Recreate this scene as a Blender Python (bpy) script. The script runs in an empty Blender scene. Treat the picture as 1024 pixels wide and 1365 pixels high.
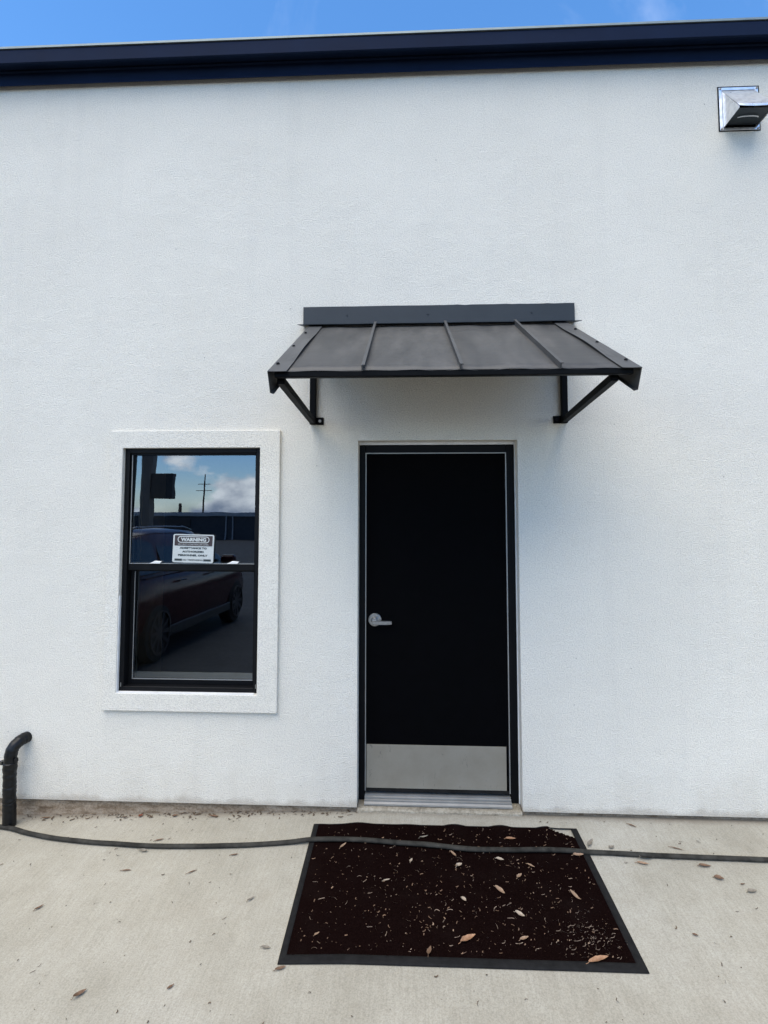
import bpy, bmesh, math, random
from mathutils import Vector, Matrix, noise

S = bpy.context.scene
COL = S.collection
R = math.radians

# ------------------------------------------------------------------ camera
cam_d = bpy.data.cameras.new("camera")
cam = bpy.data.objects.new("camera", cam_d)
COL.objects.link(cam)
cam.location = (0.0196, -3.3287, 1.9426)
fwd = Vector((-0.043802, 0.997217, 0.060336)).normalized()
cam.rotation_mode = 'QUATERNION'
q = fwd.to_track_quat('-Z', 'Y')
cam.rotation_quaternion = q @ Matrix.Rotation(-0.0007, 3, 'Z').to_quaternion()
cam_d.sensor_fit = 'VERTICAL'
cam_d.sensor_height = 24.0
cam_d.lens = 24.0 * 699.678 / 1365.0
cam_d.shift_x = -11.68 / 1365.0
cam_d.shift_y = -68.10 / 1365.0
cam_d.clip_start = 0.05
cam_d.clip_end = 2000
S.camera = cam

# ------------------------------------------------------------------ world, sun, exposure
SUN_EL, SUN_ROT = R(64), R(205)         # high, in front of the wall and a little to the left, veiled by cloud
world = bpy.data.worlds.new("World")
S.world = world
world.use_nodes = True
wn, wl = world.node_tree.nodes, world.node_tree.links
wn.clear()
w_out = wn.new('ShaderNodeOutputWorld')
w_bg = wn.new('ShaderNodeBackground'); w_bg.inputs['Strength'].default_value = 0.100
wl.new(w_bg.outputs[0], w_out.inputs[0])
sky = wn.new('ShaderNodeTexSky'); sky.sky_type = 'NISHITA'; sky.sun_disc = False
sky.sun_elevation = SUN_EL; sky.sun_rotation = SUN_ROT
sky.air_density = 1.0; sky.dust_density = 0.2; sky.ozone_density = 3.0
tc = wn.new('ShaderNodeTexCoord')
sep = wn.new('ShaderNodeSeparateXYZ'); wl.new(tc.outputs['Generated'], sep.inputs[0])
def wmath(op, a, b=None, c=None, clamp=False):
    n = wn.new('ShaderNodeMath'); n.operation = op; n.use_clamp = clamp
    for i, v in enumerate((a, b, c)):
        if v is None: continue
        if isinstance(v, (int, float)): n.inputs[i].default_value = v
        else: wl.new(v, n.inputs[i])
    return n.outputs[0]
# cumulus: billowing noise, thick near the horizon, thinning upwards
mp = wn.new('ShaderNodeMapping'); mp.inputs['Scale'].default_value = (1, 1, 1.7)
mp.inputs['Location'].default_value = (3.1, 1.7, 0.35)
wl.new(tc.outputs['Generated'], mp.inputs['Vector'])
n1 = wn.new('ShaderNodeTexNoise'); n1.inputs['Scale'].default_value = 4.6
n1.inputs['Detail'].default_value = 9; n1.inputs['Roughness'].default_value = 0.56
wl.new(mp.outputs[0], n1.inputs['Vector'])
thr = wmath('MULTIPLY_ADD', sep.outputs['Z'], 0.52, 0.41)
den = wmath('SUBTRACT', n1.outputs['Fac'], thr)
mask = wmath('MULTIPLY', den, 16.0, clamp=True)
# thin high wisps
n2 = wn.new('ShaderNodeTexNoise'); n2.inputs['Scale'].default_value = 2.2
n2.inputs['Detail'].default_value = 6; n2.inputs['Roughness'].default_value = 0.6
n2.inputs['Distortion'].default_value = 0.8
wl.new(tc.outputs['Generated'], n2.inputs['Vector'])
wisp = wmath('MULTIPLY', wmath('SUBTRACT', n2.outputs['Fac'], 0.57), 0.5, clamp=True)
mask = wmath('MAXIMUM', mask, wisp)
horizon = wmath('MULTIPLY', wmath('SUBTRACT', 0.085, sep.outputs['Z']), 8.0, clamp=True)
mask = wmath('MAXIMUM', mask, wmath('MULTIPLY', horizon, 0.6))
n3 = wn.new('ShaderNodeTexNoise'); n3.inputs['Scale'].default_value = 11
n3.inputs['Detail'].default_value = 7
wl.new(mp.outputs[0], n3.inputs['Vector'])
cr = wn.new('ShaderNodeValToRGB')
cr.color_ramp.elements[0].position = 0.40; cr.color_ramp.elements[0].color = (3.4, 3.9, 4.8, 1)
cr.color_ramp.elements[1].position = 0.59; cr.color_ramp.elements[1].color = (11.5, 11.3, 10.8, 1)
wl.new(n3.outputs['Fac'], cr.inputs[0])
sat = wn.new('ShaderNodeHueSaturation'); sat.inputs['Saturation'].default_value = 1.22
wl.new(sky.outputs[0], sat.inputs['Color'])
mx = wn.new('ShaderNodeMix'); mx.data_type = 'RGBA'
wl.new(mask, mx.inputs['Factor']); wl.new(sat.outputs[0], mx.inputs['A']); wl.new(cr.outputs[0], mx.inputs['B'])
wl.new(mx.outputs['Result'], w_bg.inputs['Color'])

sun_d = bpy.data.lights.new("sun", 'SUN')
sun_d.energy = 1.5; sun_d.angle = R(62); sun_d.color = (1.0, 0.90, 0.72)
sun = bpy.data.objects.new("sun", sun_d); COL.objects.link(sun)
sdir = Vector((math.sin(SUN_ROT) * math.cos(SUN_EL), math.cos(SUN_ROT) * math.cos(SUN_EL), math.sin(SUN_EL)))
sun.rotation_mode = 'QUATERNION'; sun.rotation_quaternion = sdir.to_track_quat('Z', 'Y')
sun.location = (-4, -8, 14)

S.render.engine = 'CYCLES'
S.view_settings.view_transform = 'Standard'
S.view_settings.look = 'None'
S.view_settings.gamma = 1.0
S.view_settings.use_curve_mapping = False
S.view_settings.exposure = 1.55
S.cycles.use_denoising = True
S.cycles.max_bounces = 10
S.cycles.transparent_max_bounces = 16

# ------------------------------------------------------------------ materials
MATS = {}
def new_mat(name):
    m = bpy.data.materials.new(name); m.use_nodes = True
    nt = m.node_tree; nt.nodes.clear()
    o = nt.nodes.new('ShaderNodeOutputMaterial'); b = nt.nodes.new('ShaderNodeBsdfPrincipled')
    nt.links.new(b.outputs[0], o.inputs['Surface'])
    MATS[name] = m
    return m, nt, b
def N(nt, typ, **kw):
    n = nt.nodes.new(typ)
    for k, v in kw.items():
        if k in n.inputs: n.inputs[k].default_value = v
        else: setattr(n, k, v)
    return n
def ramp(nt, fac, stops):
    r = nt.nodes.new('ShaderNodeValToRGB')
    el = r.color_ramp.elements
    while len(el) < len(stops): el.new(0.5)
    for e, (p, c) in zip(el, stops):
        e.position = p; e.color = c if len(c) == 4 else (*c, 1)
    nt.links.new(fac, r.inputs[0]); return r.outputs[0]
def mix(nt, fac, a, b, mode='MIX'):
    n = nt.nodes.new('ShaderNodeMix'); n.data_type = 'RGBA'; n.blend_type = mode
    for s, v in (('Factor', fac), ('A', a), ('B', b)):
        if isinstance(v, (tuple, list)): n.inputs[s].default_value = v if len(v) == 4 else (*v, 1)
        elif isinstance(v, (int, float)): n.inputs[s].default_value = v
        else: nt.links.new(v, n.inputs[s])
    return n.outputs['Result']
def mth(nt, op, a, b=None, c=None, clamp=False):
    n = nt.nodes.new('ShaderNodeMath'); n.operation = op; n.use_clamp = clamp
    for i, v in enumerate((a, b, c)):
        if v is None: continue
        if isinstance(v, (int, float)): n.inputs[i].default_value = v
        else: nt.links.new(v, n.inputs[i])
    return n.outputs[0]
def objco(nt, scale=(1, 1, 1)):
    t = nt.nodes.new('ShaderNodeTexCoord'); m = nt.nodes.new('ShaderNodeMapping')
    m.inputs['Scale'].default_value = scale
    nt.links.new(t.outputs['Object'], m.inputs[0]); return m.outputs[0]
def noise_tex(nt, co, scale, detail=4, rough=0.5, dist=0.0):
    n = nt.nodes.new('ShaderNodeTexNoise')
    n.inputs['Scale'].default_value = scale; n.inputs['Detail'].default_value = detail
    n.inputs['Roughness'].default_value = rough; n.inputs['Distortion'].default_value = dist
    nt.links.new(co, n.inputs['Vector']); return n.outputs['Fac']
def bump(nt, b, h, strength, dist, prev=None):
    n = nt.nodes.new('ShaderNodeBump'); n.inputs['Strength'].default_value = strength
    n.inputs['Distance'].default_value = dist
    nt.links.new(h, n.inputs['Height'])
    if prev is not None: nt.links.new(prev, n.inputs['Normal'])
    nt.links.new(n.outputs[0], b.inputs['Normal']); return n.outputs[0]

def simple(name, col, rough=0.5, metal=0.0, spec=0.5, var=0.12, vscale=14, bmp=0.0, bscale=80, rvar=0.1):
    m, nt, b = new_mat(name)
    co = objco(nt)
    f = noise_tex(nt, co, vscale, 5, 0.6)
    c0 = tuple(max(0, x * (1 - var)) for x in col); c1 = tuple(min(1, x * (1 + var)) for x in col)
    nt.links.new(ramp(nt, f, [(0.3, c0), (0.7, c1)]), b.inputs['Base Color'])
    nt.links.new(mth(nt, 'MULTIPLY_ADD', f, rvar, rough - rvar / 2), b.inputs['Roughness'])
    b.inputs['Metallic'].default_value = metal
    b.inputs['Specular IOR Level'].default_value = spec
    if bmp: bump(nt, b, noise_tex(nt, co, bscale, 4), bmp, 0.002)
    return m

def stucco_mat(name='stucco', bottom=True):
    m, nt, b = new_mat(name)
    co = objco(nt)
    f1 = noise_tex(nt, co, 135, 3, 0.7)
    f2 = noise_tex(nt, co, 42, 4, 0.6)
    big = noise_tex(nt, co, 0.9, 5, 0.55)
    col = ramp(nt, big, [(0.3, (0.775, 0.738, 0.648)), (0.7, (0.830, 0.792, 0.698))])
    grain = ramp(nt, f1, [(0.34, (0.77, 0.77, 0.78)), (0.60, (1, 1, 1))])
    col = mix(nt, 1.0, col, grain, 'MULTIPLY')
    # faint vertical run marks
    stv = noise_tex(nt, objco(nt, (7, 1, 0.35)), 1.0, 5, 0.6)
    col = mix(nt, mth(nt, 'MULTIPLY', mth(nt, 'SUBTRACT', stv, 0.55, clamp=True), 0.7), col, (0.52, 0.50, 0.46))
    # sparse little pits and specks
    v = N(nt, 'ShaderNodeTexVoronoi'); v.inputs['Scale'].default_value = 7.0; nt.links.new(co, v.inputs['Vector'])
    pit = mth(nt, 'LESS_THAN', v.outputs['Distance'], 0.030)
    gate = mth(nt, 'GREATER_THAN', noise_tex(nt, co, 3.0, 2), 0.51)
    col = mix(nt, mth(nt, 'MULTIPLY', mth(nt, 'MULTIPLY', pit, gate), 0.55), col, (0.16, 0.14, 0.12))
    if bottom:   # splash dirt along the foot of the wall
        sp = N(nt, 'ShaderNodeSeparateXYZ'); nt.links.new(co, sp.inputs[0])
        dn = noise_tex(nt, objco(nt, (3, 3, 1.2)), 2.2, 6, 0.65)
        hgt = mth(nt, 'MULTIPLY_ADD', dn, 0.75, -0.12)
        d = mth(nt, 'DIVIDE', mth(nt, 'SUBTRACT', hgt, sp.outputs['Z']), 0.35, clamp=True)
        col = mix(nt, mth(nt, 'MULTIPLY', d, 0.42), col, (0.56, 0.51, 0.43))
        d2 = mth(nt, 'DIVIDE', mth(nt, 'SUBTRACT', mth(nt, 'MULTIPLY', dn, 0.11), sp.outputs['Z']), 0.03, clamp=True)
        col = mix(nt, mth(nt, 'MULTIPLY', d2, 0.45), col, (0.34, 0.29, 0.23))
    nt.links.new(col, b.inputs['Base Color'])
    b.inputs['Roughness'].default_value = 0.9
    b.inputs['Specular IOR Level'].default_value = 0.2
    p = bump(nt, b, f1, 1.0, 0.007)
    p = bump(nt, b, f2, 0.16, 0.010, p)
    p = bump(nt, b, noise_tex(nt, co, 9, 4, 0.6), 0.22, 0.02, p)
    bump(nt, b, noise_tex(nt, co, 1.6, 3), 0.5, 0.03, p)
    return m
stucco_mat()

def concrete_mat():
    m, nt, b = new_mat('concrete')
    co = objco(nt)
    big = noise_tex(nt, co, 1.3, 6, 0.6)
    mid = noise_tex(nt, co, 9, 6, 0.65)
    fine = noise_tex(nt, co, 160, 3, 0.7)
    broom = noise_tex(nt, objco(nt, (95, 5, 1)), 1.0, 4, 0.6)
    col = ramp(nt, big, [(0.28, (0.345, 0.321, 0.259)), (0.5, (0.415, 0.390, 0.322)), (0.72, (0.475, 0.452, 0.386))])
    col = mix(nt, 0.5, col, ramp(nt, mid, [(0.3, (0.83, 0.81, 0.78)), (0.65, (1, 1, 1))]), 'MULTIPLY')
    col = mix(nt, 1.0, col, ramp(nt, fine, [(0.3, (0.72, 0.71, 0.70)), (0.6, (1, 1, 1))]), 'MULTIPLY')
    col = mix(nt, 0.8, col, ramp(nt, broom, [(0.3, (0.85, 0.85, 0.84)), (0.65, (1, 1, 1))]), 'MULTIPLY')
    # stains: blotches with their own shape
    st = noise_tex(nt, co, 3.3, 7, 0.7, 0.6)
    col = mix(nt, mth(nt, 'MULTIPLY', mth(nt, 'SUBTRACT', st, 0.56, clamp=True), 1.6), col, (0.27, 0.235, 0.18))
    sp = N(nt, 'ShaderNodeSeparateXYZ'); nt.links.new(co, sp.inputs[0])
    # grime line where the slab meets the wall
    gl = mth(nt, 'DIVIDE', mth(nt, 'ADD', sp.outputs['Y'], mth(nt, 'MULTIPLY_ADD', mid, 0.12, -0.03)), 0.05, clamp=True)
    col = mix(nt, mth(nt, 'MULTIPLY', gl, 0.55), col, (0.17, 0.135, 0.10))
    v = N(nt, 'ShaderNodeTexVoronoi'); v.inputs['Scale'].default_value = 26; nt.links.new(co, v.inputs['Vector'])
    pit = mth(nt, 'MULTIPLY', mth(nt, 'LESS_THAN', v.outputs['Distance'], 0.055), mth(nt, 'GREATER_THAN', mid, 0.55))
    col = mix(nt, mth(nt, 'MULTIPLY', pit, 0.6), col, (0.14, 0.12, 0.10))
    nt.links.new(col, b.inputs['Base Color'])
    b.inputs['Roughness'].default_value = 0.88; b.inputs['Specular IOR Level'].default_value = 0.25
    p = bump(nt, b, fine, 0.35, 0.002)
    p = bump(nt, b, broom, 0.30, 0.002, p)
    bump(nt, b, mid, 0.2, 0.006, p)
concrete_mat()

def dirty_concrete(name, a, bcol, cdark):
    m, nt, b = new_mat(name)
    co = objco(nt)
    f = noise_tex(nt, objco(nt, (3, 3, 9)), 3.0, 7, 0.7)
    g = noise_tex(nt, co, 70, 4, 0.7)
    col = ramp(nt, f, [(0.33, cdark), (0.5, a), (0.68, bcol)])
    col = mix(nt, 1, col, ramp(nt, g, [(0.3, (0.6, 0.58, 0.55)), (0.6, (1, 1, 1))]), 'MULTIPLY')
    nt.links.new(col, b.inputs['Base Color']); b.inputs['Roughness'].default_value = 0.95
    b.inputs['Specular IOR Level'].default_value = 0.15
    bump(nt, b, g, 0.8, 0.006)
dirty_concrete('foundation', (0.33, 0.255, 0.18), (0.46, 0.38, 0.29), (0.14, 0.095, 0.06))
dirty_concrete('sill_concrete', (0.36, 0.32, 0.25), (0.45, 0.41, 0.33), (0.20, 0.17, 0.125))

def glass_mat():
    m, nt, b = new_mat('window_glass')
    nt.nodes.remove(b)
    out = [n for n in nt.nodes if n.type == 'OUTPUT_MATERIAL'][0]
    tr = N(nt, 'ShaderNodeBsdfTransparent'); tr.inputs['Color'].default_value = (0.46, 0.48, 0.46, 1)
    gl = N(nt, 'ShaderNodeBsdfGlossy'); gl.inputs['Roughness'].default_value = 0.0
    gl.inputs['Color'].default_value = (0.74, 0.85, 1.0, 1)
    lw = N(nt, 'ShaderNodeFresnel'); lw.inputs['IOR'].default_value = 1.5
    co = objco(nt)
    bp = N(nt, 'ShaderNodeBump'); bp.inputs['Strength'].default_value = 0.03; bp.inputs['Distance'].default_value = 0.01
    nt.links.new(noise_tex(nt, co, 3.0, 2), bp.inputs['Height'])
    nt.links.new(bp.outputs[0], gl.inputs['Normal'])
    fac = mth(nt, 'MULTIPLY_ADD', lw.outputs[0], 1.0, 0.155, clamp=True)
    ms = N(nt, 'ShaderNodeMixShader')
    nt.links.new(fac, ms.inputs[0]); nt.links.new(tr.outputs[0], ms.inputs[1]); nt.links.new(gl.outputs[0], ms.inputs[2])
    nt.links.new(ms.outputs[0], out.inputs['Surface'])
glass_mat()

simple('gutter_metal', (0.0068, 0.0140, 0.036), 0.6, 0, 0.05, 0.15, 3)
simple('drip_edge', (0.20, 0.24, 0.24), 0.45, 0.3)
simple('black_frame', (0.003, 0.0032, 0.004), 0.5, 0, 0.18, 0.2)
simple('door_paint', (0.0012, 0.0012, 0.0016), 0.7, 0, 0.04, 0.2)
simple('door_frame_paint', (0.0022, 0.0024, 0.0034), 0.5, 0, 0.14, 0.2)
simple('aluminium', (0.36, 0.355, 0.34), 0.5, 0.6, 0.5, 0.1)
simple('spacer', (0.33, 0.30, 0.26), 0.6, 0.1)
simple('white_plastic', (0.72, 0.72, 0.70), 0.45)
simple('caulk', (0.72, 0.72, 0.71), 0.6, bmp=0.4, bscale=60)
simple('interior_tan', (0.60, 0.43, 0.30), 0.85, 0, 0.2)
simple('interior_dark', (0.10, 0.09, 0.085), 0.9, 0, 0.2)
simple('rubber', (0.0115, 0.0112, 0.0112), 0.8, 0, 0.12, 0.35, 30, bmp=0.3, bscale=200)
simple('tape', (0.0035, 0.004, 0.005), 0.40, 0, 0.3, 0.3, 20, bmp=0.5, bscale=40)
simple('hose_rubber', (0.036, 0.034, 0.029), 0.8, 0, 0.12, 0.55, 16, bmp=0.3, bscale=120)
simple('sign_white', (0.48, 0.505, 0.49), 0.5, 0, 0.4, 0.05, 40)
simple('sign_dark', (0.045, 0.032, 0.034), 0.5, 0, 0.4, 0.15, 40)
simple('sign_ink', (0.030, 0.040, 0.042), 0.5, 0, 0.4)
simple('dark_void', (0.004, 0.004, 0.004), 0.9, 0, 0.05)
simple('roof_membrane', (0.35, 0.35, 0.34), 0.8)
simple('car_paint', (0.042, 0.009, 0.011), 0.16, 0, 0.25, 0.05)
simple('car_glass', (0.010, 0.013, 0.014), 0.05, 0, 0.35, 0.05)
simple('car_trim', (0.010, 0.010, 0.010), 0.5)
simple('tyre_rubber', (0.018, 0.018, 0.018), 0.8, 0, 0.2)
simple('alloy', (0.13, 0.13, 0.14), 0.3, 0.9)
simple('lamp_lens', (0.55, 0.57, 0.62), 0.1, 0, 0.6)
simple('tail_lens', (0.16, 0.008, 0.008), 0.15, 0, 0.6)
simple('warehouse_wall', (0.035, 0.045, 0.060), 0.6, 0, 0.3)
simple('warehouse_band', (0.30, 0.34, 0.38), 0.5, 0.2)
simple('asphalt', (0.055, 0.054, 0.052), 0.9, 0, 0.2, 0.25, 3, bmp=0.4, bscale=90)
simple('damper_metal', (0.022, 0.030, 0.036), 0.45, 0.2)
simple('pole_wood', (0.055, 0.045, 0.038), 0.9, 0, 0.2)
simple('pylon_metal', (0.10, 0.095, 0.088), 0.6)
simple('cabinet_metal', (0.022, 0.022, 0.024), 0.6)
simple('tree_leaves', (0.035, 0.055, 0.025), 0.8, 0, 0.2, 0.4, 1.5)

def awning_mat():
    m, nt, b = new_mat('awning_metal')
    co = objco(nt)
    f = noise_tex(nt, objco(nt, (5, 1.2, 1.2)), 1.6, 6, 0.62)
    g = noise_tex(nt, co, 60, 4, 0.6)
    col = ramp(nt, f, [(0.34, (0.034, 0.034, 0.034)), (0.52, (0.053, 0.052, 0.050)), (0.68, (0.078, 0.075, 0.071))])
    col = mix(nt, 1, col, ramp(nt, g, [(0.3, (0.85, 0.85, 0.85)), (0.65, (1, 1, 1))]), 'MULTIPLY')
    nt.links.new(col, b.inputs['Base Color'])
    nt.links.new(mth(nt, 'MULTIPLY_ADD', f, 0.22, 0.40), b.inputs['Roughness'])
    b.inputs['Specular IOR Level'].default_value = 0.45
    bump(nt, b, noise_tex(nt, objco(nt, (1, 3, 3)), 2.2, 2), 0.25, 0.02)
awning_mat()
simple('awning_frame', (0.0028, 0.0031, 0.0037), 0.55, 0, 0.08, 0.25)
simple('awning_trim', (0.055, 0.055, 0.055), 0.45, 0, 0.45, 0.25, 6, bmp=0.15, bscale=6)
simple('flashing_metal', (0.017, 0.022, 0.027), 0.5, 0, 0.4, 0.15, 5)

def galv_mat():
    m, nt, b = new_mat('galvanised')
    co = objco(nt)
    v = N(nt, 'ShaderNodeTexVoronoi'); v.inputs['Scale'].default_value = 34; nt.links.new(co, v.inputs['Vector'])
    f = noise_tex(nt, co, 14, 5, 0.6)
    col = ramp(nt, v.outputs['Distance'], [(0.1, (0.70, 0.71, 0.73)), (0.7, (0.86, 0.87, 0.88))])
    nt.links.new(col, b.inputs['Base Color'])
    b.inputs['Metallic'].default_value = 0.75
    nt.links.new(mth(nt, 'MULTIPLY_ADD', f, 0.3, 0.18), b.inputs['Roughness'])
    bump(nt, b, f, 0.25, 0.006)
galv_mat()

def steel_mat():
    m, nt, b = new_mat('brushed_steel')
    co = objco(nt)
    br = noise_tex(nt, objco(nt, (4, 1, 160)), 1.0, 3, 0.6)
    bl = noise_tex(nt, co, 7, 6, 0.7)
    col = ramp(nt, bl, [(0.25, (0.255, 0.230, 0.185)), (0.5, (0.285, 0.260, 0.212)), (0.8, (0.315, 0.292, 0.245))])
    sc = noise_tex(nt, objco(nt, (26, 1, 7)), 1.0, 4, 0.7, 1.5)
    col = mix(nt, mth(nt, 'MULTIPLY', mth(nt, 'GREATER_THAN', sc, 0.66), 0.45), col, (0.10, 0.09, 0.08))
    nt.links.new(col, b.inputs['Base Color'])
    b.inputs['Metallic'].default_value = 0.3
    nt.links.new(mth(nt, 'MULTIPLY_ADD', br, 0.2, 0.38), b.inputs['Roughness'])
    bump(nt, b, br, 0.08, 0.001)
steel_mat()
simple('satin_chrome', (0.40, 0.395, 0.38), 0.30, 0.75, 0.5, 0.12, 60)

def carpet_mat():
    m, nt, b = new_mat('mat_carpet')
    co = objco(nt)
    f = noise_tex(nt, co, 260, 3, 0.7); g = noise_tex(nt, co, 5, 5, 0.65)
    col = ramp(nt, f, [(0.3, (0.004, 0.0018, 0.0016)), (0.55, (0.0085, 0.0040, 0.0036)), (0.75, (0.020, 0.0105, 0.009))])
    col = mix(nt, mth(nt, 'MULTIPLY', mth(nt, 'SUBTRACT', g, 0.5, clamp=True), 0.9), col, (0.022, 0.015, 0.013))
    nt.links.new(col, b.inputs['Base Color'])
    b.inputs['Roughness'].default_value = 1.0; b.inputs['Specular IOR Level'].default_value = 0.0
    bump(nt, b, f, 1.0, 0.008)
carpet_mat()

def leaf_mat(name, c0, c1):
    m, nt, b = new_mat(name)
    co = objco(nt)
    f = noise_tex(nt, co, 60, 4, 0.6)
    nt.links.new(ramp(nt, f, [(0.3, c0), (0.7, c1)]), b.inputs['Base Color'])
    b.inputs['Roughness'].default_value = 0.7; b.inputs['Specular IOR Level'].default_value = 0.25
    bump(nt, b, f, 0.3, 0.002)
leaf_mat('leaf_orange', (0.20, 0.10, 0.05), (0.38, 0.215, 0.125))
leaf_mat('leaf_tan', (0.20, 0.125, 0.075), (0.36, 0.245, 0.165))
leaf_mat('leaf_pale', (0.28, 0.22, 0.16), (0.45, 0.37, 0.285))
leaf_mat('leaf_brown', (0.10, 0.06, 0.035), (0.20, 0.12, 0.075))
leaf_mat('leaf_grey', (0.15, 0.13, 0.10), (0.27, 0.235, 0.185))
leaf_mat('leaf_red', (0.16, 0.05, 0.025), (0.26, 0.10, 0.06))
leaf_mat('litter_pale', (0.09, 0.06, 0.04), (0.30, 0.22, 0.16))
leaf_mat('litter_dark', (0.05, 0.035, 0.022), (0.14, 0.095, 0.06))

# ------------------------------------------------------------------ helpers
class MB:
    def __init__(s): s.v = []; s.f = []
    def add(s, vs, fs):
        o = len(s.v); s.v += [tuple(v) for v in vs]; s.f += [tuple(i + o for i in f) for f in fs]; return s
    def box(s, x0, x1, y0, y1, z0, z1):
        return s.add([(x0,y0,z0),(x1,y0,z0),(x1,y1,z0),(x0,y1,z0),(x0,y0,z1),(x1,y0,z1),(x1,y1,z1),(x0,y1,z1)],
                     [(0,3,2,1),(4,5,6,7),(0,1,5,4),(1,2,6,5),(2,3,7,6),(3,0,4,7)])
    def bar(s, a, b, w, h, up=(0, 0, 1)):
        a, b = Vector(a), Vector(b); d = (b - a).normalized(); u = Vector(up)
        side = d.cross(u).normalized(); u = side.cross(d).normalized()
        vs = []
        for p in (a, b):
            for i, j in ((-1,-1),(1,-1),(1,1),(-1,1)): vs.append(p + side * (w/2*i) + u * (h/2*j))
        return s.add(vs, [(0,1,2,3),(7,6,5,4),(0,4,5,1),(1,5,6,2),(2,6,7,3),(3,7,4,0)])
    def tube(s, pts, rads, n=12, flat=1.0, caps=True):
        pts = [Vector(p) for p in pts]
        if isinstance(rads, (int, float)): rads = [rads] * len(pts)
        rings = []; prev = None
        for i, p in enumerate(pts):
            t = (pts[min(i+1, len(pts)-1)] - pts[max(i-1, 0)]).normalized()
            ref = Vector((0, 0, 1)) if abs(t.z) < 0.95 else Vector((0, 1, 0))
            if prev is None: sd = t.cross(ref).normalized()
            else: sd = (prev - t * prev.dot(t)).normalized()
            prev = sd; u = sd.cross(t)
            rings.append([p + sd * (math.cos(2*math.pi*k/n) * rads[i]) + u * (math.sin(2*math.pi*k/n) * rads[i] * flat) for k in range(n)])
        vs = [v for r in rings for v in r]; fs = []
        for i in range(len(rings) - 1):
            for k in range(n): fs.append((i*n+k, i*n+(k+1)%n, (i+1)*n+(k+1)%n, (i+1)*n+k))
        if caps: fs += [tuple(range(n-1, -1, -1)), tuple((len(rings)-1)*n + k for k in range(n))]
        return s.add(vs, fs)
    def cyl(s, c, axis, r, h, n=24):
        c = Vector(c); a = Vector(axis).normalized()
        return s.tube([c, c + a * h], r, n)
    def prism(s, poly, axis, a0, a1):   # polygon of 2-D points extruded along an axis
        def P(p, t): return {'x': (t, p[0], p[1]), 'y': (p[0], t, p[1]), 'z': (p[0], p[1], t)}[axis]
        n = len(poly)
        return s.add([P(p, a0) for p in poly] + [P(p, a1) for p in poly],
                     [tuple(range(n)), tuple(range(2*n-1, n-1, -1))] + [(i, i+n, (i+1)%n+n, (i+1)%n) for i in range(n)])
    def build(s, name, mat, parent=None, smooth=False, bevel=0.0, seg=1):
        me = bpy.data.meshes.new(name); me.from_pydata(s.v, [], s.f)
        bm = bmesh.new(); bm.from_mesh(me)
        bmesh.ops.recalc_face_normals(bm, faces=bm.faces)
        bm.to_mesh(me); bm.free()
        me.materials.append(MATS[mat])
        if smooth:
            for p in me.polygons: p.use_smooth = True
        o = bpy.data.objects.new(name, me); COL.objects.link(o)
        if smooth and smooth != 'all':
            me.set_sharp_from_angle(angle=R(40))
        if bevel:
            b = o.modifiers.new('bevel', 'BEVEL'); b.width = bevel; b.segments = seg; b.limit_method = 'ANGLE'
        if parent is not None:
            o.parent = parent
            o.matrix_parent_inverse = root_inv(parent)
        return o
def root_inv(p):            # parts are modelled in world coordinates
    if p.parent is not None: return Matrix.Identity(4)
    return (Matrix.Translation(p.location) @ p.rotation_euler.to_matrix().to_4x4()).inverted()
def tag(o, label=None, cat=None, group=None, kind=None):
    for k, v in (('label', label), ('category', cat), ('group', group), ('kind', kind)):
        if v: o[k] = v
    return o
def empty(name, loc, label, cat, group=None):
    o = bpy.data.objects.new(name, None); COL.objects.link(o); o.location = loc
    o.empty_display_size = 0.1
    return tag(o, label, cat, group)
def smooth01(a, b, x):
    t = min(1, max(0, (x - a) / (b - a))); return t * t * (3 - 2 * t)
def G(x, y=0.0):            # height of the slab: it falls away towards the left of the wall
    return -0.015 - 0.04 * min(5.7, max(0.0, -0.3 - x)) * smooth01(-2.7, -1.5, y)
def ring(mb, x0, x1, z0, z1, wl_, wr, wb, wt, y0, y1):
    """rectangular frame as four butted bars"""
    mb.box(x0, x0 + wl_, y0, y1, z0, z1); mb.box(x1 - wr, x1, y0, y1, z0, z1)
    mb.box(x0 + wl_, x1 - wr, y0, y1, z0, z0 + wb); mb.box(x0 + wl_, x1 - wr, y0, y1, z1 - wt, z1)
    return mb
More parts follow.
